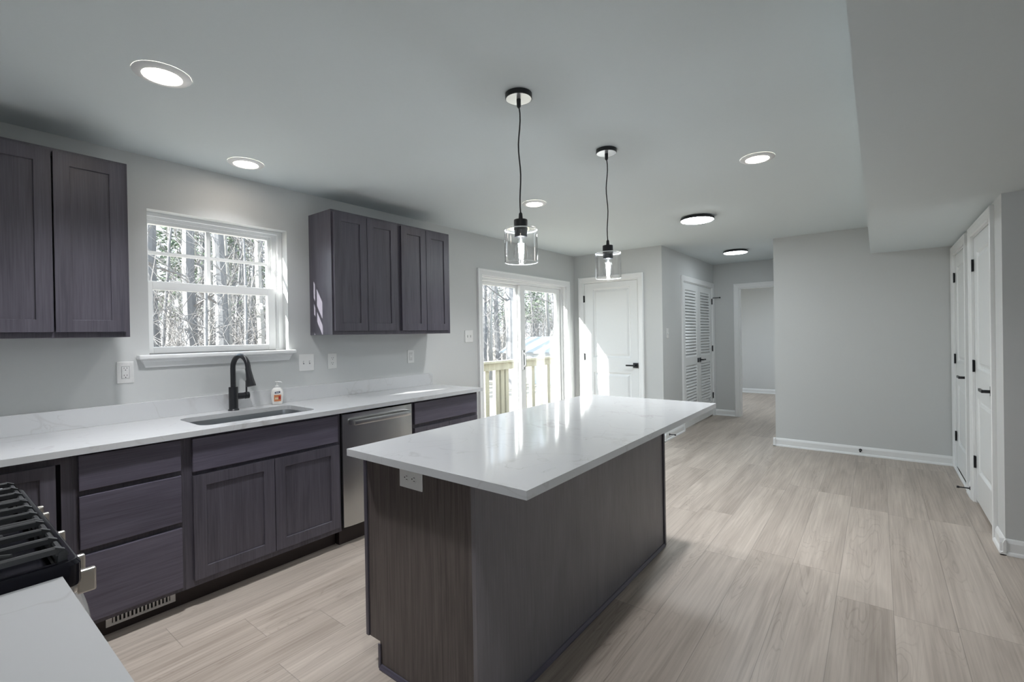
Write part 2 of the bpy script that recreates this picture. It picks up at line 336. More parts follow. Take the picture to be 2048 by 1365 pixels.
BBP = [(0, 0), (.026, 0), (.026, .006), (.022, .016), (.014, .022), (.014, .072), (.011, .080), (.008, .088), (.004, .095), (0, .095)]
def baseboard(name, axis, wallpos, sgn, a0, a1, label):
    if axis == 'y': fn = lambda u, v, a: (a, wallpos+sgn*u, v)
    else: fn = lambda u, v, a: (wallpos+sgn*u, a, v)
    struct(name, MB().prism(BBP, a0, a1, fn), TRIM, label, 'baseboard')
baseboard('baseboard_right_far', 'y', YR, -1, W2-.026, CX, 'white baseboard along the blank grey wall')
baseboard('baseboard_hall_right', 'x', W2, -1, YR-.026, YE, 'white baseboard on the hall side of the blank wall')
baseboard('baseboard_closet_near', 'x', CX, -1, CYW-.026, 4.346, 'white baseboard stub on the closet wall corner')
baseboard('baseboard_closet_middle', 'x', CX, -1, 5.262, 5.455, 'short white baseboard between the two closet doors')
baseboard('baseboard_right_near', 'y', CYW, -1, CX-.026, XR, 'white baseboard under the shaded grey wall at right')
baseboard('baseboard_hall_left', 'x', W1, 1, YD-.026, 6.582, 'white baseboard leading to the louvered doors')
baseboard('baseboard_far', 'y', YD, -1, 1.026, W1+.026, 'white baseboard right of the two-panel door')
baseboard('baseboard_far_left', 'y', YD, -1, 0, .07, 'white baseboard left of the two-panel door')
baseboard('baseboard_hall_end', 'y', YE, -1, W1, 1.570, 'white baseboard beside the hall opening')
baseboard('baseboard_far_room', 'y', YF, -1, 0, 3.6, 'white baseboard in the room beyond the hall')
baseboard('baseboard_left', 'x', 0, 1, 3.17, 3.855, 'white baseboard between the cabinets and slider')

# ------------------------------------------------------------------ doors
CASP = [(0, 0), (0, .012), (.006, .016), (.03, .018), (.044, .020), (.056, .024), (.066, .024), (.072, .020), (.072, 0)]
def casing_mb(fn, u0, u1, zt, z0=0.0, prof=CASP, sides=(1, 1)):
    """mitred casing round an opening; fn(u,z,n)"""
    loops = []
    for a, n in prof:
        l = [(u0-a*sides[0], z0, n), (u0-a*sides[0], zt+a, n), (u1+a*sides[1], zt+a, n), (u1+a*sides[1], z0, n)]
        loops.append([fn(*q) for q in l])
    m = MB(); m.quadstrip(loops)
    return m
def bx(m, fn, u0, u1, z0, z1, n0, n1, bev=0.0):
    p, q = Vector(fn(u0, z0, n0)), Vector(fn(u1, z1, n1))
    return m.box(min(p.x, q.x), max(p.x, q.x), min(p.y, q.y), max(p.y, q.y), min(p.z, q.z), max(p.z, q.z), bev)
PANSTEP = [(0, 0), (.005, -.004), (.012, -.013), (.026, -.014), (.034, -.009), (.052, -.003), (.054, -.003)]
def rect_loop(fn, u0, u1, z0, z1, n): return [fn(u0, z0, n), fn(u1, z0, n), fn(u1, z1, n), fn(u0, z1, n)]
def panel_slab(fn, u0, u1, z0, z1, nf, th, panels, steps=PANSTEP, fill=True):
    """slab with its front at n=nf; panels (u0,u1,z0,z1) sunk into the front by steps"""
    m = MB(); us = sorted({u0, u1, *[p[0] for p in panels], *[p[1] for p in panels]}); zs = sorted({z0, z1, *[p[2] for p in panels], *[p[3] for p in panels]})
    for i in range(len(us)-1):
        for j in range(len(zs)-1):
            uc, zc = (us[i]+us[i+1])/2, (zs[j]+zs[j+1])/2
            if any(p[0] < uc < p[1] and p[2] < zc < p[3] for p in panels): continue
            m.bm.faces.new([m.bm.verts.new(q) for q in rect_loop(fn, us[i], us[i+1], zs[j], zs[j+1], nf)])
    for p in panels:
        loops = [rect_loop(fn, p[0]+a, p[1]-a, p[2]+a, p[3]-a, nf+d) for a, d in steps]
        m.quadstrip(loops, True)
        if fill: m.bm.faces.new([m.bm.verts.new(q) for q in loops[-1]])
    m.quadstrip([rect_loop(fn, u0, u1, z0, z1, nf), rect_loop(fn, u0, u1, z0, z1, nf-th)], True)
    if fill: m.bm.faces.new([m.bm.verts.new(q) for q in rect_loop(fn, u0, u1, z0, z1, nf-th)])
    bmesh.ops.remove_doubles(m.bm, verts=m.bm.verts, dist=1e-5)
    return m
def hinge(parent, fn, u, z, n, s=1):
    m = MB(); bx(m, fn, u-.016, u+.016, z-.045, z+.045, n, n+.003)
    p = Vector(fn(u, z-.047, n+.007)); q = Vector(fn(u, z+.047, n+.007)); m.tube([p, q], .0065, 8)
    m.build('hinge', BLACK, parent)
def lever(parent, fn, u, z, n, d, ln=.115):
    """square rosette with a flat lever pointing along d"""
    m = MB(); bx(m, fn, u-.032, u+.032, z-.032, z+.032, n, n+.009, .002)
    h = m.build('lever_handle', BLACK, parent)
    m = MB(); p = Vector(fn(u, z, n+.009)); q = Vector(fn(u, z, n+.05)); m.tube([p, q], .011, 12)
    bx(m, fn, u-.012*d, u+ln*d, z-.010, z+.010, n+.042, n+.056, .003)
    m.build('lever', BLACK, h)

# far wall two-panel door
fn = lambda u, z, n: (u, YD-n, z)
d = thing('door_2', (.54, YD, 0), 'white two-panel door in the corner beside the sliding glass door', 'door', kind='structure')
casing_mb(fn, D2[0], D2[1], D2[3]).build('casing', TRIM, d)
m = MB(); bx(m, fn, D2[0], D2[0]+.012, 0, D2[3], -.11, 0); bx(m, fn, D2[1]-.012, D2[1], 0, D2[3], -.11, 0); bx(m, fn, D2[0]+.012, D2[1]-.012, D2[3]-.012, D2[3], -.11, 0); m.build('jamb', TRIM, d)
panel_slab(fn, .160, .928, .012, 2.043, -.004, .035, [(.285, .832, 1.03, 1.968), (.285, .832, .24, .835)]).build('door_leaf', DOORP, d)
for z in (1.836, 1.04, .25): hinge(d, fn, .150, z, -.002)
lever(d, fn, .893, .937, -.004, -1)
B(.9305, .9345, YD-.003, YD, .90, .97).build('latch_plate', BLACK, d)

# louvered double doors in the hall
fn3 = lambda u, z, n: (W1+n, u, z)
d = thing('door_3', (W1, 7.37, 0), 'white louvered double doors on the left hall wall', 'door', kind='structure')
casing_mb(fn3, D3[0], D3[1], D3[3]).build('casing', TRIM, d)
m = MB(); bx(m, fn3, D3[0], D3[0]+.012, 0, D3[3], -.11, 0); bx(m, fn3, D3[1]-.012, D3[1], 0, D3[3], -.11, 0); bx(m, fn3, D3[0]+.012, D3[1]-.012, D3[3]-.012, D3[3], -.11, 0); m.build('jamb', TRIM, d)
mid = (D3[0]+D3[1])/2
for (a, b) in ((D3[0]+.015, mid-.0025), (mid+.0025, D3[1]-.015)):
    ops = [(a+.095, b-.095, .14, .885), (a+.095, b-.095, 1.0, 1.955)]
    leaf = panel_slab(fn3, a, b, .02, 2.046, -.004, .034, ops, steps=[(0, 0), (.004, -.006), (.004, -.034)], fill=False).build('door_leaf', DOORP, d)
    m = MB(); bx(m, fn3, a+.01, b-.01, .03, 2.04, -.050, -.046); m.build('backing', DOORP, leaf)
    for (u0, u1, z0, z1) in ops:
        m = MB(); n = int((z1-z0)/.043)
        for k in range(n):
            zc = z0+(k+.5)*(z1-z0)/n
            poly = [(-.006, zc-.020), (-.010, zc-.022), (-.034, zc+.016), (-.030, zc+.020)]
            m.prism(poly, u0+.002, u1-.002, lambda p, q, s: fn3(s, q, p))
        m.build('louvers', DOORP, leaf)
for z in (1.84, 1.086, .33): hinge(d, fn3, D3[0]+.003, z, -.002); hinge(d, fn3, D3[1]-.003, z, -.002)
lever(d, fn3, mid+.05, .937, -.004, 1)
m = MB(); bx(m, fn3, mid-.075, mid-.02, .905, .97, -.004, .004, .001); m.build('latch_plate', BLACK, d)
m = MB(); m.tube([fn3(D3[1], 1.895, .01), fn3(D3[1]+.03, 1.90, .06), fn3(D3[1]+.03, 1.90, .115)], .006, 8); m.tube([fn3(D3[1]+.03, 1.90, .108), fn3(D3[1]+.03, 1.90, .125)], .011, 10); m.build('hinge_pin_stop', BLACK, d)

# cased opening at the end of the hall
fnE = lambda u, z, n: (u, YE-n, z)
d = thing('door_6', (2.0, YE, 0), 'white cased opening without a door at the end of the hall', 'doorway', kind='structure')
casing_mb(fnE, HO[0], HO[1]-.075, HO[3]).build('casing', TRIM, d)
m = MB(); bx(m, fnE, HO[0], HO[0]+.012, 0, HO[3], -.11, 0); bx(m, fnE, HO[0]+.012, HO[1], HO[3]-.012, HO[3], -.11, 0); m.build('jamb', TRIM, d)

# closet doors
fnC = lambda u, z, n: (CX-n, u, z)
def closet(name, o, hy, label, thresh):
    d = thing(name, (CX, (o[0]+o[1])/2, 0), label, 'door', kind='structure')
    casing_mb(fnC, o[0], o[1], o[3]).build('casing', TRIM, d)
    m = MB(); bx(m, fnC, o[0], o[0]+.012, 0, o[3], -.11, 0); bx(m, fnC, o[1]-.012, o[1], 0, o[3], -.11, 0); bx(m, fnC, o[0]+.012, o[1]-.012, o[3]-.012, o[3], -.11, 0); m.build('jamb', TRIM, d)
    a, b = o[0]+.015, o[1]-.015
    panel_slab(fnC, a, b, .022, 2.046, -.004, .035, [(a+.085, b-.105, 1.04, 1.93), (a+.085, b-.105, .25, .82)]).build('door_leaf', DOORP, d)
    for z in (1.838, 1.06, .315): hinge(d, fnC, o[1]-.004, z, -.002)
    lever(d, fnC, a+.062, .932, -.004, 1)
    if thresh:
        m = MB(); bx(m, fnC, o[0]-.07, o[1]+.07, 0, .018, 0, .022, .004); m.build('threshold', TRIM, d)
    return d
closet('door_4', D4, 5.58, 'white closet door farther from the camera, next to the blank wall', True)
closet('door_5', D5, 4.47, 'white closet door nearer the camera, beside the outside corner', False)

# door stops
def stop(p, dirv, label):
    m = MB(); p = Vector(p); v = Vector(dirv)
    m.tube([p, p+v*.006], .014, 12); m.tube([p+v*.006, p+v*.07], .005, 8); m.tube([p+v*.066, p+v*.082], .009, 10)
    tag(m.build('door_stop', BLACK), label, 'door stop', 'black baseboard door stops')
stop((3.217, YR-.0145, .060), (0, -1, 0), 'black door stop on the blank wall baseboard')
stop((W1+.0145, 6.02, .065), (1, 0, 0), 'black door stop on the hall baseboard behind the island')
stop((CX-.0145, 5.33, .065), (-1, 0, 0), 'black door stop on the baseboard between the closet doors')

# ------------------------------------------------------------------ sink window
fnW = lambda u, z, n: (n, u, z)
win = thing('window_1', (0, 1.42, WZ0), 'white double-hung window over the kitchen sink', 'window', kind='structure')
m = MB()
for a, n in ((0, -.085), (.028, -.085), (.028, -.105), (.05, -.105), (.05, -.165), (0, -.165)):
    pass
loops = [rect_loop(fnW, WY0+a, WY1-b, WZ0+c, WZ1-e, n) for a, b, c, e, n in ((0, 0, 0, 0, -.075), (.012, .03, .012, .022, -.075), (.012, .03, .012, .022, -.1), (.022, .062, .022, .042, -.1), (.022, .062, .022, .042, -.165), (0, 0, 0, 0, -.165), (0, 0, 0, 0, -.075))]
m.quadstrip(loops, True); m.build('window_frame', VINYL, win)
def sash(name, y0, y1, z0, z1, x0, x1, st, sb, rt_, rb, muntins=False):
    m = MB(); m.box(x0, x1, y0, y0+st, z0, z1, .003); m.box(x0, x1, y1-sb, y1, z0, z1, .003); m.box(x0, x1, y0+st, y1-sb, z1-rt_, z1, .003); m.box(x0, x1, y0+st, y1-sb, z0, z0+rb, .003)
    s = m.build(name, VINYL, win); xc = (x0+x1)/2
    B(xc-.002, xc+.002, y0+st-.003, y1-sb+.003, z0+rb-.003, z1-rt_+.003).build('pane', WGLASS, s)
    if muntins:
        m = MB(); m.box(xc-.009, xc+.009, y0+st, y1-sb, 1.890, 1.910); m.box(xc-.0085, xc+.0085, 1.357, 1.379, z0+rb, z1-rt_); m.build('muntins', VINYL, s)
    return s
sash('upper_sash', 1.020, 1.772, 1.690, 2.105, -.150, -.112, .022, .030, .032, .036, True)
lo = sash('lower_sash', 1.016, 1.772, 1.284, 1.722, -.110, -.072, .035, .050, .052, .040)
for yy in (1.17, 1.555): B(-.100, -.076, yy-.03, yy+.03, 1.7222, 1.733, .003).build('sash_lock', VINYL, win)
B(-.075, .045, WY0-.001, WY1+.001, WZ0-.006, WZ0).build('inner_sill', TRIM, win)
st = B(-.0, .062, .948, 1.856, 1.256, 1.281, .006).build('stool', TRIM, win)
prof = [(0, 1.256), (.040, 1.256), (.040, 1.249), (.026, 1.240), (.022, 1.215), (.016, 1.207), (0, 1.207)]
loops = []
for k, (dx, z) in enumerate(prof):
    t_ = (1.256-z)*.42
    loops.append([(dx, .966+t_, z), (dx, 1.842-t_, z)])
m = MB(); m.quadstrip([[l[0] for l in loops], [l[1] for l in loops]], True, True); m.build('apron', TRIM, win)

# ------------------------------------------------------------------ sliding glass door
sd = thing('door_1', (0, 4.79, 0), 'white sliding glass door leading out to the deck', 'sliding door', kind='structure')
casing_mb(fnW, SY0, SY1, SZ1-.002, 0, [(0, 0), (0, .014), (.008, .018), (.05, .020), (.064, .026), (.072, .024), (.072, 0)]).build('casing', TRIM, sd)
m = MB(); m.box(-.17, -.055, SY0, SY0+.035, 0, SZ1); m.box(-.17, -.055, SY1-.045, SY1, 0, SZ1); m.box(-.17, -.055, SY0+.035, SY1-.045, SZ1-.040, SZ1)
m.box(-.168, -.112, SY0+.034, SY1-.044, SZ1-.068, SZ1-.039); m.box(-.17, -.02, SY0+.035, SY1-.045, 0, .03)
m.box(-.0549, -.001, SY0, SY0+.012, 0, SZ1); m.box(-.0549, -.001, SY1-.014, SY1, 0, SZ1); m.box(-.0549, -.001, SY0+.012, SY1-.014, SZ1-.012, SZ1)
m.build('door_frame', VINYL, sd)
def glass_panel(name, y0, y1, x0, x1, zt, sl, sr, rt_):
    m = MB(); m.box(x0, x1, y0, y0+sl, .032, zt, .003); m.box(x0, x1, y1-sr, y1, .032, zt, .003); m.box(x0, x1, y0+sl, y1-sr, zt-rt_, zt, .003); m.box(x0, x1, y0+sl, y1-sr, .032, .13, .003)
    p = m.build(name, VINYL, sd); xc = (x0+x1)/2
    B(xc-.003, xc+.003, y0+sl-.004, y1-sr+.004, .126, zt-rt_+.004).build('pane', WGLASS, p)
    return p
glass_panel('fixed_panel', 3.962, 4.745, -.150, -.118, 1.985, .06, .075, .055)
sl = glass_panel('sliding_panel', 4.700, 5.603, -.108, -.070, 1.966, .10, .085, .060)
m = MB(); m.box(-.069, -.050, 4.722, 4.760, .93, 1.17, .006); m.tube([(-.055, 4.74, .96), (-.028, 4.74, .99), (-.028, 4.74, 1.11), (-.055, 4.74, 1.14)], .009, 8); m.build('pull_handle', GASKET, sl)

# ------------------------------------------------------------------ cabinet doors and drawers
SHAKER = [(0, 0), (.002, -.002), (.002, -.009)]
def shaker(parent, fn, u0, u1, z0, z1, n, rail=.057, matf=None, name='door'):
    m = panel_slab(fn, u0, u1, z0, z1, n, .019, [(u0+rail, u1-rail, z0+rail, z1-rail)], steps=SHAKER, fill=False)
    f = m.build(name, matf or CABV, parent)
    q = MB(); bx(q, fn, u0+rail-.004, u1-rail+.004, z0+rail-.004, z1-rail+.004, n-.018, n-.0085); q.build('door_panel', CABV, f)
    return f
def flat_front(parent, fn, u0, u1, z0, z1, n, mat=CABH, name='drawer_front'):
    m = MB(); bx(m, fn, u0, u1, z0, z1, n-.019, n, .0025); return m.build(name, mat, parent)

# wall cabinets
def wall_cab(y0, y1, doors, label):
    c = thing('wall_cabinet', (.15, (y0+y1)/2, 1.384), label, 'wall cabinet', 'dark wall cabinets')
    m = MB(); m.box(.0005, .281, y0, y1, 1.384, 2.280, .001); m.build('carcass', CABV, c)
    fr = MB(); fr.box(.2811, .300, y0, y0+.032, 1.384, 2.280); fr.box(.2811, .300, y1-.032, y1, 1.384, 2.280); fr.box(.2811, .300, y0+.032, y1-.032, 1.384, 1.43); fr.box(.2811, .300, y0+.032, y1-.032, 2.24, 2.280); fr.build('face_frame', CABV, c)
    for a, b in doors: shaker(c, fnW, a, b, 1.411, 2.262, .320)
    return c
wall_cab(.286, .853, [(.304, .567), (.574, .836)], 'dark two-door wall cabinet left of the sink window')
wall_cab(1.994, 2.583, [(2.006, 2.2775), (2.2815, 2.556)], 'dark two-door wall cabinet beside the sink window, sunlit on its side')
wall_cab(2.5835, 3.154, [(2.602, 2.862), (2.867, 3.130)], 'dark two-door wall cabinet nearest the sliding door')

# base cabinets
def base_cab(name, y0, y1, label, x1=.600, rails=(), mid=None):
    c = thing(name, (.31, (y0+y1)/2, 0), label, 'base cabinet', 'dark base cabinets along the window wall')
    m = MB(); zt = ZC-TC-.0005
    for a, b in ((y0, y0+.018), (y1-.018, y1)): m.box(.001, x1-.0195, a, b, .105, zt)
    m.box(.001, .012, y0+.018, y1-.018, .105, zt); m.box(.012, x1-.0195, y0+.018, y1-.018, .105, .122); m.build('carcass', CABV, c)
    f = MB(); f.box(x1-.019, x1, y0, y0+.036, .105, zt); f.box(x1-.019, x1, y1-.036, y1, .105, zt); f.box(x1-.019, x1, y0+.036, y1-.036, .105, .150); f.box(x1-.019, x1, y0+.036, y1-.036, zt-.036, zt); 
    for z0, z1 in rails: f.box(x1-.019, x1, y0+.036, y1-.036, z0, z1)
    if mid: f.box(x1-.0189, x1-.0001, mid-.018, mid+.018, .150, rails[0][0])
    f.build('face_frame', CABV, c)
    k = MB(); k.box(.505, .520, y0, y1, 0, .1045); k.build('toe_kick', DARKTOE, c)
    return c
c = base_cab('base_cabinet', -.325, .574, 'dark corner base cabinet behind the gas range')
shaker(c, fnW, .312, .520, .135, .842, .620, .047)
c = base_cab('base_cabinet', .5745, .986, 'dark three-drawer base cabinet above the floor register', rails=((.68, .72), (.42, .465)))
for z0, z1 in ((.712, .866), (.455, .688), (.128, .428)):
    flat_front(c, fnW, .592, .970, z0, z1, .620)
c = base_cab('sink_cabinet', .9865, 1.852, 'dark sink base cabinet with two doors under the faucet', rails=((.66, .70),), mid=1.4255)
flat_front(c, fnW, 1.020, 1.827, .692, .860, .620, name='false_front')
shaker(c, fnW, 1.020, 1.4235, .140, .672, .620); shaker(c, fnW, 1.4275, 1.833, .140, .672, .620)
c = base_cab('base_cabinet', 2.440, 3.166, 'dark base cabinet with drawer at the slider end of the counter', rails=((.66, .71),), mid=2.813)
flat_front(c, fnW, 2.458, 3.148, .700, .862, .620)
shaker(c, fnW, 2.458, 2.8105, .140, .672, .620); shaker(c, fnW, 2.8155, 3.148, .140, .672, .620)

# dishwasher
d = thing('dishwasher', (.31, 2.145, 0), 'stainless steel dishwasher with a bar handle right of the sink', 'dishwasher')
B(.02, .590, 1.862, 2.430, .105, .868).build('body', DARK, d)
m = MB(); n = 14
for sgn in (0,):
    loops = []
    for i in range(n+1):
        t_ = i/n; y = 1.858+t_*(2.428-1.858)
        edge = min(t_, 1-t_); bul = .012*min(1, (edge/.12))**.5 if edge < .12 else .012
        loops.append([(.605, y, .125), (.620+bul, y, .128), (.620+bul, y, .862), (.605, y, .866)])
    m.quadstrip(loops, True, True)
dr = m.build('door_panel', STEEL, d, smooth=True)
m = MB(); pts = []
for i in range(25):
    t_ = i/24; y = 1.895+t_*(2.395-1.895); e = min(t_, 1-t_); pts.append((.634+.040*min(1, e/.05)**.6, y, .808))
loops = []
for p in pts:
    loops.append([(p[0]-.006, p[1], .793), (p[0]+.004, p[1], .790), (p[0]+.009, p[1], .806), (p[0]+.004, p[1], .824), (p[0]-.006, p[1], .821)])
m.quadstrip(loops, True, True); m.build('handle', STEEL, d, smooth=True)
B(.505, .560, 1.858, 2.428, .0, .104).build('toe_panel', DARKTOE, d)

# ------------------------------------------------------------------ countertops
def rrect(x0, x1, y0, y1, r, n=6):
    pts = []
    for cx, cy_, a0 in ((x1-r, y0+r, -90), (x1-r, y1-r, 0), (x0+r, y1-r, 90), (x0+r, y0+r, 180)):
        for i in range(n+1):
            a = R(a0+90*i/n); pts.append((cx+r*math.cos(a), cy_+r*math.sin(a)))
    return pts
def plate(outer, holes, z0, z1, ease=.002):
    m = MB(); bm = m.bm
    def ring(pts, z): return [bm.verts.new((x, y, z)) for x, y in pts]
    for z in (z0, z1):
        es = []
        for pts in [outer]+holes:
            v = ring(pts, z); es += [bm.edges.new((v[i], v[(i+1) % len(v)])) for i in range(len(v))]
        bmesh.ops.triangle_fill(bm, use_beauty=True, use_dissolve=False, edges=es)
    for pts in [outer]+holes: m.quadstrip([[(x, y, z0) for x, y in pts], [(x, y, z1) for x, y in pts]], True)
    bmesh.ops.remove_doubles(bm, verts=bm.verts, dist=1e-5)
    return m
HOLE = rrect(.150, .530, 1.095, 1.742, .06)
ct = tag(plate([(0.0005, -.3295), (1.330, -.3295), (1.330, .3216), (.648, .3216), (.648, 3.194), (.0005, 3.194)], [HOLE], ZC-TC, ZC).build('countertop', QUARTZ), 'long white quartz countertop under the sink window', 'countertop')
m = MB(); m.box(.0006, .020, -.3290, 3.190, ZC, ZC+.104, .0015); m.build('backsplash', QUARTZ, ct)
tag(plate([(2.107, -.3295), (2.93, -.3295), (2.93, .3216), (2.107, .3216)], [], ZC-TC, ZC).build('countertop', QUARTZ), 'white quartz countertop in the foreground beside the range', 'countertop')
fnY = lambda u, z, n: (u, n, z)
c = thing('base_cabinet', (2.51, 0, 0), 'dark base cabinet under the foreground countertop', 'base cabinet')
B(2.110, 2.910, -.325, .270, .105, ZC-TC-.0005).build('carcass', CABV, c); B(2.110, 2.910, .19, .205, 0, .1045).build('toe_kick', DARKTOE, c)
flat_front(c, fnY, 2.125, 2.895, .70, .862, .290, CABX); shaker(c, fnY, 2.125, 2.508, .14, .675, .290); shaker(c, fnY, 2.512, 2.895, .14, .675, .290)

# sink
m = MB()
loops = []
for ins, z in ((-.016, ZC-TC-.001), (.0, ZC-TC-.001), (.004, ZC-TC-.03), (.012, ZC-TC-.18), (.03, ZC-TC-.205), (.06, ZC-TC-.21)):
    loops.append([(x, y, z) for x, y in rrect(.150+ins, .530-ins, 1.095+ins, 1.742-ins, max(.02, .06-ins*.4))])
m.quadstrip(loops, True); m.bm.faces.new([m.bm.verts.new(p) for p in loops[-1]])
sk = tag(m.build('sink', SINKS, smooth=True), 'undermount stainless steel sink set in the white countertop', 'sink')
MB().lathe([(.0, 0), (.055, 0), (.055, .004), (.042, .005), (.040, -.003), (0, -.003)], (.34, 1.42, ZC-TC-.2095), 28, cap=False).build('drain', NICKEL, sk)

# faucet
fx, fy = .072, 1.428
fa = thing('faucet', (fx, fy, ZC), 'matte black pull-down kitchen faucet behind the sink', 'faucet')
MB().lathe([(.0, 0), (.033, 0), (.031, .006), (.0265, .010), (.0265, .150), (.0, .150)], (fx, fy, ZC), 28, cap=False).build('body', BLACK, fa, smooth=True)
pts = [(fx, fy, ZC+.148), (fx, fy, ZC+.27)]
rad = .068; ang = R(16)
for i in range(1, 15):
    a = math.pi*i/15*1.08; q = rad*(1-math.cos(a)); pts.append((fx+q*math.cos(ang), fy+q*math.sin(ang), ZC+.27+rad*1.2*math.sin(a)))
MB().tube(pts, .0155, 14).build('spout', BLACK, fa, smooth=True)
e = Vector(pts[-1]); dv = (Vector(pts[-1])-Vector(pts[-2])).normalized(); dv = (dv*1.0+Vector((.25*math.cos(ang), .25*math.sin(ang), -.4))).normalized()
MB().tube([e-dv*.005, e+dv*.02, e+dv*.06, e+dv*.108, e+dv*.112], [.0165, .0175, .021, .0275, .026], 18).build('spray_head', BLACK, fa, smooth=True)
m = MB(); m.tube([(fx, fy+.02, ZC+.088), (fx, fy+.068, ZC+.088)], .0205, 18); m.tube([(fx, fy+.070, ZC+.088), (fx, fy+.092, ZC+.088)], .0225, 18); h = m.build('handle', BLACK, fa, smooth=True)
m = MB(); m.tube([(fx, fy+.079, ZC+.100), (fx, fy+.080, ZC+.185)], .0055, 10); m.build('lever', BLACK, h)

# soap bottle
SOAPW = plain('pearl_soap_bottle', (.78, .77, .74), .3, noise=.01)
sx, sy = .052, 1.716
sb = thing('soap_bottle', (sx, sy, ZC), 'small white pump soap bottle with an orange label beside the faucet', 'soap bottle')
m = MB(); loops = []
for hw, z in ((.028, .001), (.032, .004), (.036, .03), (.040, .06), (.039, .08), (.034, .10), (.024, .114), (.013, .119)):
    loops.append([(sx+.58*hw*math.cos(2*math.pi*i/28), sy+hw*math.sin(2*math.pi*i/28), ZC+z) for i in range(28)])
m.quadstrip(loops, True, True); body = m.build('bottle', SOAPW, sb, smooth=True)
m = MB(); m.lathe([(.0135, 0), (.0135, .014), (.006, .016), (.006, .036), (0, .036)], (sx, sy, ZC+.117), 18); m.build('pump_collar', PLASTIC, sb, smooth=True)
m = MB(); m.box(sx-.010, sx+.010, sy-.012, sy+.012, ZC+.152, ZC+.160, .003); m.tube([(sx+.005, sy+.006, ZC+.156), (sx+.02, sy+.020, ZC+.156), (sx+.026, sy+.028, ZC+.151)], [.006, .005, .004], 8); m.build('pump_spout', PLASTIC, sb)
def label_patch(y0, y1, z0, z1, mat, nm, off=.0006, skew=0.0, par=None):
    """a printed patch lying on the bottle's curved front"""
    tab = [(.028, .001), (.032, .004), (.036, .03), (.040, .06), (.039, .08), (.034, .10), (.024, .114)]
    def hw(z):
        for (a, z0_), (b, z1_) in zip(tab, tab[1:]):
            if z0_ <= z <= z1_: return a+(b-a)*(z-z0_)/(z1_-z0_)
        return .024
    m = MB(); rows = []
    for j in range(7):
        row = []
        for i in range(11):
            y = y0+(y1-y0)*i/10; z = z0+(z1-z0)*j/6+skew*y; wd = hw(z)+off
            row.append((sx+.58*wd*math.sqrt(max(0, 1-(y/wd)**2)), sy+y, ZC+z))
        rows.append(row)
    m.quadstrip(rows); return m.build(nm, mat, par or body)
lab = label_patch(-.022, .022, .022, .068, plain('orange_label', (.62, .22, .09), .4, noise=.25, nscale=120), 'label'); lab['label'] = 'orange printed label'
label_patch(-.016, .004, .036, .050, plain('cream_print', (.72, .62, .42), .5, noise=.3, nscale=300), 'label_print', .0010)
label_patch(.006, .020, .036, .058, plain('red_fruit_print', (.40, .03, .03), .4, noise=.4, nscale=200), 'fruit_print', .0010)
label_patch(-.017, .017, .078, .090, plain('navy_logo_band', (.02, .03, .07), .4, noise=.1), 'logo_band', .0008, .12)
label_patch(-.011, .010, .0825, .0855, plain('white_logo_print', (.75, .76, .78), .4, noise=.1, nscale=300), 'logo_print', .0012, .12)

sb.rotation_euler = (0, 0, R(-20))
# ------------------------------------------------------------------ outlets and switches (fn maps wall coordinates)
def slots(parent, fn, u, z, n):
    m = MB(); bx(m, fn, u-.0075, u-.0055, z+.0005, z+.0085, n, n+.0008); bx(m, fn, u+.0055, u+.0075, z+.0005, z+.0085, n, n+.0008)
    p = Vector(fn(u, z-.007, n)); q = Vector(fn(u, z-.007, n+.0008)); m.tube([p, q], .0026, 8); m.build('slots', DARK, parent)
def plate_cover(nm, fn, u, z, wd, ht, label, cat, grp):
    t_ = thing(nm, fn(u, z-ht/2, 0), label, cat, grp)
    m = MB(); bx(m, fn, u-wd/2, u+wd/2, z-ht/2, z+ht/2, .0005, .006, .0022); m.build('cover_plate', PLASTIC, t_)
    return t_
def outlet(fn, u, z, label, decora=False, wd=.074, ht=.118):
    t_ = plate_cover('wall_outlet', fn, u, z, wd, ht, label, 'outlet', 'white wall outlets')
    if decora:
        m = MB(); bx(m, fn, u-.0165, u+.0165, z-.033, z+.033, .006, .0078, .0008); f = m.build('receptacle', PLASTIC, t_)
        m = MB(); bx(m, fn, u-.0182, u+.0182, z-.0348, z+.0348, .006, .0064); m.build('seam', GASKET, t_)
        for k in (-1, 1): slots(f, fn, u, z+.0205*k, .0078)
        m = MB(); bx(m, fn, u-.007, u+.007, z+.001, z+.006, .0078, .0086); bx(m, fn, u-.007, u+.007, z-.006, z-.001, .0078, .0086); m.build('test_buttons', PLASTIC, f)
    else:
        for k in (-1, 1):
            m = MB(); p = Vector(fn(u, z+.0195*k, .006)); q = Vector(fn(u, z+.0195*k, .0082)); m.tube([p, q], .0168, 24); f = m.build('receptacle', PLASTIC, t_)
            slots(f, fn, u, z+.0195*k, .0082)
    return t_
def toggles(fn, u, z, n, label, wd, ht=.122):
    t_ = plate_cover('light_switch', fn, u, z, wd, ht, label, 'light switch', 'white light switches')
    for k in range(n):
        uu = u+(k-(n-1)/2)*.046
        m = MB(); bx(m, fn, uu-.005, uu+.005, z-.012, z+.012, .006, .0064); m.build('toggle_slot', GASKET, t_)
        m = MB(); bx(m, fn, uu-.0035, uu+.0035, z-.003, z+.010, .006, .014, .001); m.build('toggle', PLASTIC, t_)
    return t_
g = outlet(fnW, .897, 1.186, 'white outlet left of the sink window, still under wrinkled film', True, .076, .121)
FILM = thin_glass('clear_film', .4, .05)
m = MB(); rows = []
random.seed(3)
for i in range(9):
    rows.append([fnW(.897-.034+.068*j/8, 1.186-.055+.11*i/8, .0095+random.uniform(0, .004)) for j in range(9)])
m.quadstrip(rows); m.build('plastic_film', FILM, g)
toggles(fnW, 1.958, 1.181, 2, 'white double light switch between the window and wall cabinets', .116)
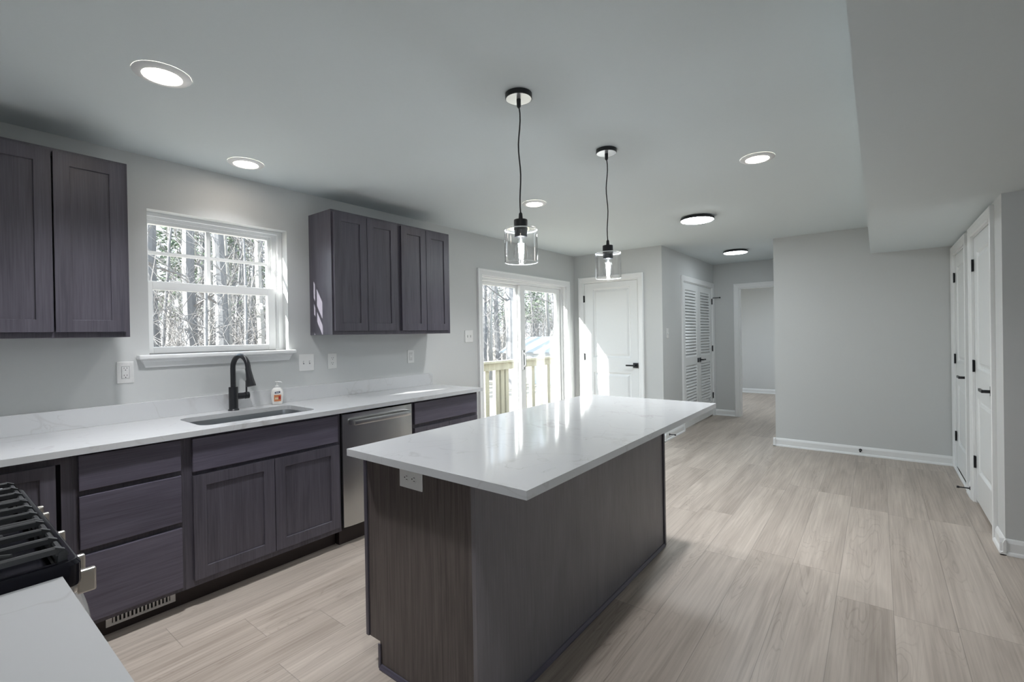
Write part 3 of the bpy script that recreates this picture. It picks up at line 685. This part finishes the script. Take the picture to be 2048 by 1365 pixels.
outlet(fnW, 2.166, 1.182, 'white outlet with round sockets under the middle wall cabinet')
outlet(fnW, 2.942, 1.180, 'white outlet with square face under the cabinet nearest the slider', True)
toggles(fnW, 3.714, 1.353, 2, 'white double light switch beside the sliding door', .120, .124)
toggles(fn3, 6.037, 1.346, 1, 'white single light switch on the hall wall', .074)
fnI = lambda u, z, n: (u, 1.315-n, z)
t_ = plate_cover('wall_outlet', fnI, 1.954, .822, .130, .086, 'white sideways outlet on the end of the island', 'outlet', 'white wall outlets')
for k in (-1, 1):
    m = MB(); p = Vector(fnI(1.952+.0215*k, .820, .006)); q = Vector(fnI(1.952+.0215*k, .820, .0082)); m.tube([p, q], .0168, 24); f = m.build('receptacle', PLASTIC, t_)
    m = MB(); u = 1.952+.0215*k; bx(m, fnI, u+.001, u+.009, .8255, .8275, .0082, .009); bx(m, fnI, u+.001, u+.009, .8125, .8145, .0082, .009); p = Vector(fnI(u-.007, .820, .0082)); q = Vector(fnI(u-.007, .820, .009)); m.tube([p, q], .0026, 8); m.build('slots', DARK, f)

# floor register in the toe kick
v = thing('floor_register', (.521, .833, .03), 'white slotted air register set in the toe kick', 'air vent')
m = MB(); y0, y1, z0, z1 = .690, .962, .034, .108
m.box(.5205, .526, y0, y1, z0, z0+.012); m.box(.5205, .526, y0, y1, z1-.012, z1); m.box(.5205, .526, y0, y0+.022, z0+.012, z1-.012); m.box(.5205, .526, y1-.022, y1, z0+.012, z1-.012); m.build('frame', PLASTIC, v)
B(.5203, .5212, y0+.01, y1-.01, z0+.006, z1-.006).build('dark_backing', DARK, v)
m = MB(); n = 15
for i in range(n):
    y = y0+.022+(y1-y0-.044)*(i+.5)/n; m.box(.5214, .526, y-.0035, y+.0035, z0+.012, z1-.012)
m.build('fins', PLASTIC, v)

# ------------------------------------------------------------------ island
IX0, IX1, IY0, IY1 = 1.662, 2.282, 1.315, 3.085
isl = thing('kitchen_island', (1.97, 2.2, 0), 'dark stained kitchen island cabinet under the white worktop', 'kitchen island')
zt = ZC-TC-.0005
m = MB()
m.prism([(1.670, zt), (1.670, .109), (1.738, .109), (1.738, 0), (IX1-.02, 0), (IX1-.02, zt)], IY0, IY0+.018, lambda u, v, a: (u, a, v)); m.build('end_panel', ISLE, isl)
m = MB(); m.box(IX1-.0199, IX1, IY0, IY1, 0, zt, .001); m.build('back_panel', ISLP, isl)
B(1.672, IX1-.02, IY0+.0181, IY1-.0181, .109, zt).build('carcass', CABV, isl)
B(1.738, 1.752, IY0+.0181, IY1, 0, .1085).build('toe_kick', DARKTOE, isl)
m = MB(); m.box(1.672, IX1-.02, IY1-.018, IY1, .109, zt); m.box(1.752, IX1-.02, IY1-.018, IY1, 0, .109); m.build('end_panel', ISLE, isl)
m = MB(); m.box(1.650, 1.669, IY0-.006, IY0+.012, .108, zt, .002); m.build('corner_trim', CABV, isl)
m = MB(); m.box(1.731, 1.745, IY0-.007, IY0-.0003, .0, .100, .002); m.build('toe_trim', CABV, isl)
m = MB(); m.box(IX1+.0003, IX1+.009, IY1-.022, IY1+.002, 0, zt, .002); m.build('corner_trim', CABV, isl)
m = MB(); m.prism([(0, 0), (.012, 0), (.012, .006), (.004, .018), (0, .019)], 1.745, IX1, lambda u, v, a: (a, IY0-.0003-u, v)); m.build('shoe_molding', CABX, isl)
m = MB(); m.prism([(0, 0), (.012, 0), (.012, .006), (.004, .018), (0, .019)], IY0, IY1-.022, lambda u, v, a: (IX1+.0003+u, a, v)); m.build('shoe_molding', CABH, isl)
m = MB()
for a, b in ((IY0+.03, 1.895), (1.90, 2.48), (2.485, IY1-.03)):
    fnL = lambda u, z, n: (1.670-n, u, z)
    flat_front(isl, fnL, a, b, .70, .862, .020); shaker(isl, fnL, a, (a+b)/2-.002, .14, .675, .020); shaker(isl, fnL, (a+b)/2+.002, b, .14, .675, .020)
m.bm.free()
tag(plate([(1.640, 1.240), (2.558, 1.240), (2.558, 3.272), (1.640, 3.272)], [], ZC-TC, ZC).build('island_countertop', QUARTZ), 'white polished quartz slab on top of the island', 'countertop')

# ------------------------------------------------------------------ gas range
RX0, RX1 = 1.336, 2.100
rg = thing('gas_range', (1.718, 0, 0), 'stainless gas range with black cooktop and iron grates', 'stove')
B(RX0+.004, RX1-.004, -.32, .290, .02, .865).build('body', STEELX, rg)
m = MB()
loops = []
for ins, z in ((.0, .876), (-.001, .882), (-.001, .918), (.004, .926), (.010, .928), (.020, .926), (.028, .908), (.034, .906)):
    loops.append([(x, y, z) for x, y in rrect(RX0+ins, RX1-ins, -.322+ins, .352-ins, .022)])
m.quadstrip(loops, True); m.bm.faces.new([m.bm.verts.new(p) for p in loops[-1]]); m.bm.faces.new([m.bm.verts.new(p) for p in loops[0]])
m.build('cooktop', BLACKG, rg, smooth=True)
m = MB(); m.prism([(.290, .875), (.340, .875), (.336, .800), (.326, .776), (.290, .776)], RX0+.003, RX1-.003, lambda u, v, a: (a, u, v)); m.build('control_panel', STEELX, rg)
for x in (1.415, 1.500, 1.718, 1.936, 2.035):
    m = MB(); m.lathe([(.0, 0), (.020, 0), (.020, .006), (.015, .009), (.015, .014)], (x, .338, .853), 22, 'y'); k = m.build('knob', NICKEL, rg, smooth=True)
    m = MB(); m.box(x-.008, x+.008, .3525, .384, .832, .881, .004); m.build('knob_grip', NICKEL, k)
m = MB(); m.box(RX0+.006, RX1-.006, .291, .332, .17, .768, .006); dr = m.build('oven_door', STEELX, rg)
B(RX0+.12, RX1-.12, .3318, .3335, .30, .66).build('oven_window', BLACKG, dr)
m = MB(); m.tube([(RX0+.05+(RX1-RX0-.1)*i/20, .350+.040*math.sin(math.pi*i/20)**.5 if 0 < i < 20 else .334, .742) for i in range(21)], .012, 10); m.build('door_handle', NICKEL, dr, smooth=True)
B(RX0+.006, RX1-.006, .291, .328, .03, .155, .004).build('storage_drawer', STEELX, rg)
for x in (RX0+.05, RX1-.05):
    for y in (-.27, .24): MB().tube([(x, y, 0), (x, y, .021)], .018, 10).build('foot', DARK, rg)
# grates: three castings, each with its bars
def bar(m, p, q, wt=.0055, wb=.006, z0=.944, z1=.957):
    p, q = Vector((p[0], p[1], 0)), Vector((q[0], q[1], 0)); d = (q-p).normalized(); s = Vector((-d.y, d.x, 0))
    sec = [(-wb, z0), (wb, z0), (wt, z1-.003), (wt*.5, z1), (-wt*.5, z1), (-wt, z1-.003)]
    m.quadstrip([[e+s*a+Vector((0, 0, z)) for a, z in sec] for e in (p, q)], True, True)
for (a, b) in ((1.352, 1.596), (1.600, 1.836), (1.840, 2.084)):
    m = MB(); n = 4
    for i in range(n):
        x = a+.007+(b-a-.014)*i/(n-1)
        bar(m, (x, -.285), (x, .316))
        m.prism([(.316, .957), (.330, .950), (.336, .936), (.330, .936), (.316, .940)], x-.0055, x+.0055, lambda u, v, s: (s, u, v))
    for y in (-.285, .015, .325): bar(m, (a, y), (b, y), .005, .007, .926 if y != .015 else .936, .947)
    for (bx_, by_) in (((a+b)/2, .165), ((a+b)/2, -.135)):
        for an in (45, 135, 225, 315):
            bar(m, (bx_+.03*math.cos(R(an)), by_+.03*math.sin(R(an))), (bx_+.135*math.cos(R(an))*.8, by_+.135*math.sin(R(an))), .004, .006, .936, .953)
    for x in (a+.012, b-.012):
        for y in (-.285, .325): m.box(x-.008, x+.008, y-.008, y+.008, .906, .937)
    m.build('grate', IRON, rg)
for (bx_, by_, r_) in ((1.475, .165, .045), (1.475, -.135, .038), (1.718, .015, .05), (1.962, .165, .05), (1.962, -.135, .036)):
    m = MB(); m.lathe([(r_*1.25, 0), (r_*1.25, .005), (r_, .007), (r_, .016), (r_*.92, .018), (0, .018)], (bx_, by_, .9062), 26, cap=False); bu = m.build('burner', plain('burner_aluminium', (.42, .40, .38), .45, metal=1, noise=.05), rg, smooth=True)
    m = MB(); m.lathe([(r_*.86, 0), (r_*.86, .006), (r_*.7, .009), (0, .009)], (bx_, by_, .9243), 26, cap=False); m.build('burner_cap', BLACKG, bu, smooth=True)
    m = MB(); m.lathe([(.005, 0), (.005, .016), (.002, .02), (0, .02)], (bx_+r_*1.1, by_+.03, .9062), 10); m.build('igniter', BRASS, bu)

# ------------------------------------------------------------------ ceiling lights
def downlight(loc, label):
    x, y = loc; t_ = thing('recessed_light', (x, y, H), label, 'recessed light', 'white recessed ceiling lights')
    MB().lathe([(.098, -.0005), (.099, -.004), (.094, -.008), (.076, -.013), (.068, -.012), (.066, -.0095)], (x, y, H), 40, cap=False).build('trim_ring', TRIM, t_, smooth=True)
    MB().lathe([(.067, -.010), (.05, -.0125), (0, -.0135)], (x, y, H), 40, cap=False).build('lens', LENS, t_, smooth=True)
    beam(x, y, SPOT_POWER*1.25)
    return t_
def beam(x, y, p):
    """the downlight's own beam"""
    l = bpy.data.lights.new('downlight_beam', 'SPOT'); l.energy = p; l.spot_size = R(125); l.spot_blend = 1.0; l.shadow_soft_size = .06; l.color = (.96, .97, 1.0)
    b = bpy.data.objects.new('downlight_beam', l); COL.objects.link(b); b.location = (x, y, H-.02)
first = downlight((1.090, .790), 'white recessed ceiling light nearest the camera, left of the pendants')
copy_tree(first, (.318, 1.428, H), 'white recessed ceiling light over the sink window'); beam(.318, 1.428, 5.0)
copy_tree(first, (1.145, 3.312, H), 'white recessed ceiling light behind the nearer pendant'); beam(1.145, 3.312, SPOT_POWER)
copy_tree(first, (2.792, 3.395, H), 'white recessed ceiling light right of the pendants'); beam(2.792, 3.395, SPOT_POWER)
copy_tree(first, (2.792, .790, H), 'unseen recessed ceiling light added as fill above the foreground counter'); beam(2.792, .790, SPOT_POWER*.4)  # extra downlight out of view, added as fill
def disc(loc, label, glow):
    x, y = loc; t_ = thing('flush_ceiling_light', (x, y, H), label, 'ceiling light', 'flush round ceiling lights')
    MB().lathe([(.0, -.001), (.132, -.001), (.132, -.012), (.150, -.012), (.152, -.030), (.146, -.031)], (x, y, H), 48, cap=False).build('rim', BLACK, t_, smooth=True)
    MB().lathe([(.146, -.030), (.14, -.034), (0, -.035)], (x, y, H), 48, cap=False).build('diffuser', glow, t_, smooth=True)
    return t_
fl = disc((2.035, 4.712), 'flush round ceiling light before the hall, black rim', emit('cool_led_disc_bright', (.88, .95, 1.0), 17.0))
copy_tree(fl, (2.2, 9.8, H), 'unseen flush ceiling light added to brighten the room beyond the hall')  # unseen lamp added to lighten the far room
fl = disc((1.872, 6.952), 'flush round ceiling light inside the hall', DISC)

# pendants over the island
def pendant(x, y, label):
    t_ = thing('pendant_light', (x, y, H), label, 'pendant light', 'glass pendants over the island')
    MB().lathe([(0, -.0005), (.060, -.0005), (.060, -.020), (.057, -.023)], (x, y, H), 40, cap=False).build('canopy', BLACK, t_, smooth=True)
    c = MB().lathe([(.057, -.0225), (.0, -.0235)], (x, y, H), 40, cap=False).build('canopy_face', plain('satin_canopy_face', (.55, .56, .57), .25, metal=.6, noise=.02), t_, smooth=True); c['label'] = 'satin grey underside of the canopy'
    MB().lathe([(.010, -.022), (.009, -.055), (.005, -.062)], (x, y, H), 16).build('cord_grip', BLACK, t_, smooth=True)
    pts = [(x+.004*math.sin(i*.9), y+.003*math.sin(i*.6+1), H-.05-(H-.05-1.905)*i/14) for i in range(15)]; pts[-1] = (x, y, 1.905); pts[0] = (x, y, H-.05)
    MB().tube(pts, .0032, 8).build('cord', BLACK, t_, smooth=True)
    MB().lathe([(.004, .036), (.008, .030), (.010, .004), (.030, .002), (.031, -.002), (.031, -.042), (.029, -.043), (.029, -.075), (.026, -.077), (.0, -.077)], (x, y, 1.876), 28, cap=False).build('socket', BLACK, t_, smooth=True)
    MB().lathe([(.0295, 1.840), (.066, 1.840), (.0735, 1.836), (.0745, 1.829), (.0745, 1.688), (.0730, 1.6855), (.0715, 1.688), (.0715, 1.828), (.0705, 1.833), (.065, 1.837), (.0295, 1.837)], (x, y, 0), 48, cap=False).build('glass_shade', PGLASS, t_, smooth=True)
    MB().lathe([(.0712, 1.6868), (.0730, 1.6850), (.0748, 1.6868), (.0730, 1.6884), (.0712, 1.6868)], (x, y, 0), 48, cap=False).build('glass_rim', GRIM, t_, smooth=True)
    MB().lathe([(.0698, 1.8362), (.0735, 1.8345), (.0748, 1.8310), (.0728, 1.8350), (.0698, 1.8362)], (x, y, 0), 48, cap=False).build('glass_shoulder', GRIM, t_, smooth=True)
    b = MB().lathe([(.013, 1.799), (.014, 1.788), (.020, 1.772), (.030, 1.745), (.0335, 1.725), (.031, 1.706), (.022, 1.692), (.009, 1.685), (.0, 1.684)], (x, y, 0), 32, cap=False).build('bulb', BGLASS, t_, smooth=True)
    m = MB()
    for k in range(4):
        a = math.pi/4+k*math.pi/2; m.tube([(x+.011*math.cos(a), y+.011*math.sin(a), 1.772), (x+.008*math.cos(a), y+.008*math.sin(a), 1.712)], .0021, 6)
    m.build('filament', FILA, b)
    MB().tube([(x, y, 1.797), (x, y, 1.772)], .005, 8).build('bulb_stem', PLASTIC, b)
    return t_
pendant(2.110, 1.832, 'clear glass pendant light over the near end of the island')
pendant(2.122, 2.668, 'clear glass pendant light over the far end of the island')

# ------------------------------------------------------------------ outdoors
GZ = -.62
m = MB(); N = 26; rows = []
random.seed(5)
for i in range(N+1):
    x = -.6-70*i/N
    rows.append([(x, -35+120*j/N, GZ+(.9*math.sin(x*.11)*math.sin(j*.7)*min(1, i/6) if i > 3 else 0)+(max(0, -x-18)*.035)) for j in range(N+1)])
m.quadstrip(rows); tag(m.build('ground', LITTER, smooth=True), 'leaf-littered woodland ground outside the windows', 'ground', kind='structure')
B(-2.02, -.19, 3.1, 10.4, -.14, -.08).build('deck_floor', DECKF); o = bpy.data.objects['deck_floor']; tag(o, 'pale wooden deck floor outside the sliding door', 'deck', kind='structure')
RXX = -1.98
rail = thing('deck_railing', (RXX, 6.7, -.08), 'unpainted treated-pine deck railing outside the sliding door', 'railing')
B(RXX-.10, RXX+.05, 3.1, 10.4, .862, .900, .004).build('cap_rail', DECKW, rail)
B(RXX-.04, RXX, 3.1, 10.4, .735, .860).build('top_rail', DECKW, rail)
for k in range(5): B(RXX-.13, RXX-.041, 3.12+k*1.78, 3.21+k*1.78, -.62, .860).build('post', DECKW, rail)
for k in range(26):
    y = 3.24+k*.275; B(RXX-.121, RXX-.041, y, y+.085, -.30, .850).build('baluster', DECKW, rail)
rail2 = thing('deck_railing', (-1.1, 10.36, -.08), 'treated-pine railing across the far end of the deck', 'railing')
B(-1.92, -.2, 10.30, 10.44, .862, .900, .004).build('cap_rail', DECKW, rail2); B(-1.92, -.2, 10.32, 10.36, .735, .860).build('top_rail', DECKW, rail2)
for k in range(7): B(-1.85+k*.24, -1.79+k*.24, 10.361, 10.42, -.30, .85).build('baluster', DECKW, rail2)

# shed-shaped stand-in added for the bright glare beyond the deck
sh = thing('glare_shed', (-7.6, 16.4, GZ), 'small white shed shape standing in for glare beyond the deck', 'shed')
m = MB(); m.box(-8.9, -6.3, 15.4, 17.6, GZ, .62); m.build('walls', SIDING, sh)
m = MB(); m.prism([(15.15, .60), (17.85, .60), (17.85, .66), (16.5, 1.25), (15.15, .66)], -9.1, -6.1, lambda u, v, a: (a, u, v)); m.build('roof', SHINGLE, sh)
m = MB(); m.box(-6.30, -6.27, 16.1, 16.9, GZ, .45); m.build('glare_shed_door', SIDING, sh)

# trees: prototypes, then individual copies
def tree_parts(seed, h, r0, lean, nb, bark, spread=1.0):
    rnd = random.Random(seed); tr = MB(); br = MB()
    pts = []; rads = []; x = y = 0; n = 12
    for i in range(n+1):
        t_ = i/n; pts.append(Vector((x, y, h*t_))); rads.append(r0*(1-.8*t_)+(.35*r0 if i == 0 else 0)); x += rnd.uniform(-.05, .05)*h/12+lean*h/n; y += rnd.uniform(-.05, .05)*h/12
    tr.tube(pts, rads, 9)
    def branch(p, d, L, r, lvl):
        q = [p]; dd = d.copy(); k = 5
        for i in range(k):
            dd = (dd+Vector((rnd.uniform(-.28, .28), rnd.uniform(-.28, .28), rnd.uniform(-.08, .22)))).normalized(); q.append(q[-1]+dd*L/k)
        br.tube(q, [r*(1-.85*i/k) for i in range(k+1)], 4, cap=False)
        if lvl < 2:
            for i in range(5 if lvl == 0 else 3):
                j = rnd.randint(1, k); a = rnd.uniform(0, 6.28); nd = (dd*.6+Vector((math.cos(a), math.sin(a), rnd.uniform(-.2, .6)))*.8).normalized()
                branch(q[j], nd, L*rnd.uniform(.3, .6), r*.45, lvl+1)
    for i in range(nb):
        t_ = rnd.uniform(.12, .98)**.85; k = min(int(t_*n), n-1); p = pts[k].lerp(pts[k+1], t_*n-k); a = rnd.uniform(0, 6.28)
        d = Vector((math.cos(a), math.sin(a), rnd.uniform(.1, .9))).normalized()
        branch(p, d, rnd.uniform(.9, 2.2)*spread*(1.25-t_*.6), max(.010, r0*.22*(1-t_*.7)), 0)
    return tr, br
protos = []
for k, (h, r0, lean, nb, bark, spread) in enumerate(((13, .15, .01, 26, BARK, 1.1), (11, .085, -.02, 22, BARKP, .9), (7, .05, .05, 20, BARK, .8), (14, .20, .0, 24, BARK, 1.2))):
    t_ = thing('bare_tree', (0, 0, GZ), 'leafless tree in the woods outside', 'tree', 'bare trees in the woods')
    a, b = tree_parts(11+k, h, r0, lean, nb, bark, spread)
    for mb in (a, b):
        for v_ in mb.bm.verts: v_.co.z += GZ
    a.build('trunk', bark, t_, smooth=True); b.build('branches', TWIG, t_)
    protos.append(t_)
random.seed(21)
def ground_z(x): return GZ+max(0, -x-18)*.035
spots = []
def try_spot(x, y, mind):
    if all((x-a)**2+(y-b)**2 > mind**2 for a, b in spots): spots.append((x, y)); return True
    return False
cxy = (3.3775, .1394)
tries = 0
while len(spots) < 150 and tries < 4000:
    tries += 1
    if random.random() < .5: s_ = random.uniform(.235, .53)
    else: s_ = random.uniform(1.10, 1.72)
    dx = random.uniform(8.5, 42)**1.0 if random.random() < .75 else random.uniform(8.5, 18)
    x = cxy[0]-dx-2; y = cxy[1]+s_*(dx+2)
    if x > -5.5 or (-10 < x < -5.5 and 14 < y < 19): continue
    try_spot(x, y, .75)
TL = ('tall grey leafless tree in the woods outside', 'slim pale leafless tree in the woods outside', 'thin leaning leafless sapling in the woods outside', 'thick-trunked leafless tree in the woods outside')
TG = ('tall bare trees in the woods', 'slim pale bare trees in the woods', 'leaning bare saplings in the woods', 'thick-trunked bare trees in the woods')
used = set()
for i, (x, y) in enumerate(spots):
    k = random.choices(range(4), (4, 4, 4, 1.3))[0]
    if k not in used: used.add(k); t_ = protos[k]; t_.location = (x, y, ground_z(x)); t_['label'] = TL[k]; t_['group'] = TG[k]
    else: t_ = copy_tree(protos[k], (x, y, ground_z(x)), TL[k], TG[k])
    t_.rotation_euler = (random.uniform(-.04, .04), random.uniform(-.04, .04), random.uniform(0, 6.28)); s_ = random.uniform(.8, 1.25); t_.scale = (s_, s_, s_)
# pines farther back
def pine(seed):
    rnd = random.Random(seed); a = MB(); a.tube([(0, 0, GZ), (.05, 0, GZ+6), (.05, .1, GZ+12)], [.14, .1, .03], 8)
    b = MB()
    for i in range(1500):
        z = rnd.uniform(3.0, 12.5); rad = (13-z)*.26*rnd.uniform(.2, 1); an = rnd.uniform(0, 6.28); c = Vector((rad*math.cos(an), rad*math.sin(an), GZ+z-rad*.2))
        for q in range(2):
            d = Vector((rnd.uniform(-1, 1), rnd.uniform(-1, 1), rnd.uniform(-.5, .5))).normalized(); s = d.cross(Vector((rnd.random(), rnd.random(), rnd.random()))).normalized()*.035
            v_ = [b.bm.verts.new(p) for p in (c-d*.22-s*.3, c-s, c+d*.26, c+s)]; b.bm.faces.new(v_)
    return a, b
pn = thing('pine_tree', (0, 0, GZ), 'green pine tree standing among the bare trees', 'tree', 'pines among the bare trees')
a, b = pine(4); a.build('trunk', BARK, pn); b.build('needles', NEEDLE, pn)
for i, (x, y) in enumerate(((-17, 6.6), (-21, 9.2), (-24, 9.0), (-15, 24.5), (-20, 31), (-26, 44), (-30, 14.5))):
    t_ = pn if i == 0 else copy_tree(pn, (x, y, ground_z(x)), pn['label'])
    t_.location = (x, y, ground_z(x)); t_.rotation_euler = (0, 0, i*1.3); s_ = 1.0+.08*(i % 3); t_.scale = (s_, s_, s_)
# underbrush
rnd = random.Random(77); m = MB()
for i in range(9000):
    s_ = rnd.uniform(.22, .56) if rnd.random() < .5 else rnd.uniform(1.08, 1.75)
    dx = rnd.uniform(12, 50); x = cxy[0]-dx; y = cxy[1]+s_*dx
    if x > -6 or (-10 < x < -5.5 and 14 < y < 19): continue
    L = rnd.uniform(.7, 3.2); p = Vector((x, y, ground_z(x)+rnd.uniform(-.1, 3.6)*min(1, dx/20))); d = Vector((rnd.uniform(-.9, .9), rnd.uniform(-.9, .9), rnd.uniform(.1, 1))).normalized()
    q = p+d*L*.5+Vector((rnd.uniform(-.2, .2), rnd.uniform(-.2, .2), 0)); e = q+(d+Vector((rnd.uniform(-.6, .6), rnd.uniform(-.6, .6), .2))).normalized()*L*.5
    r = rnd.uniform(.004, .014); m.tube([p, q, e], [r, r*.7, r*.3], 3, cap=False)
tag(m.build('bushes', TWIG), 'tangle of bare twigs and brush between the trees', 'undergrowth', kind='stuff')
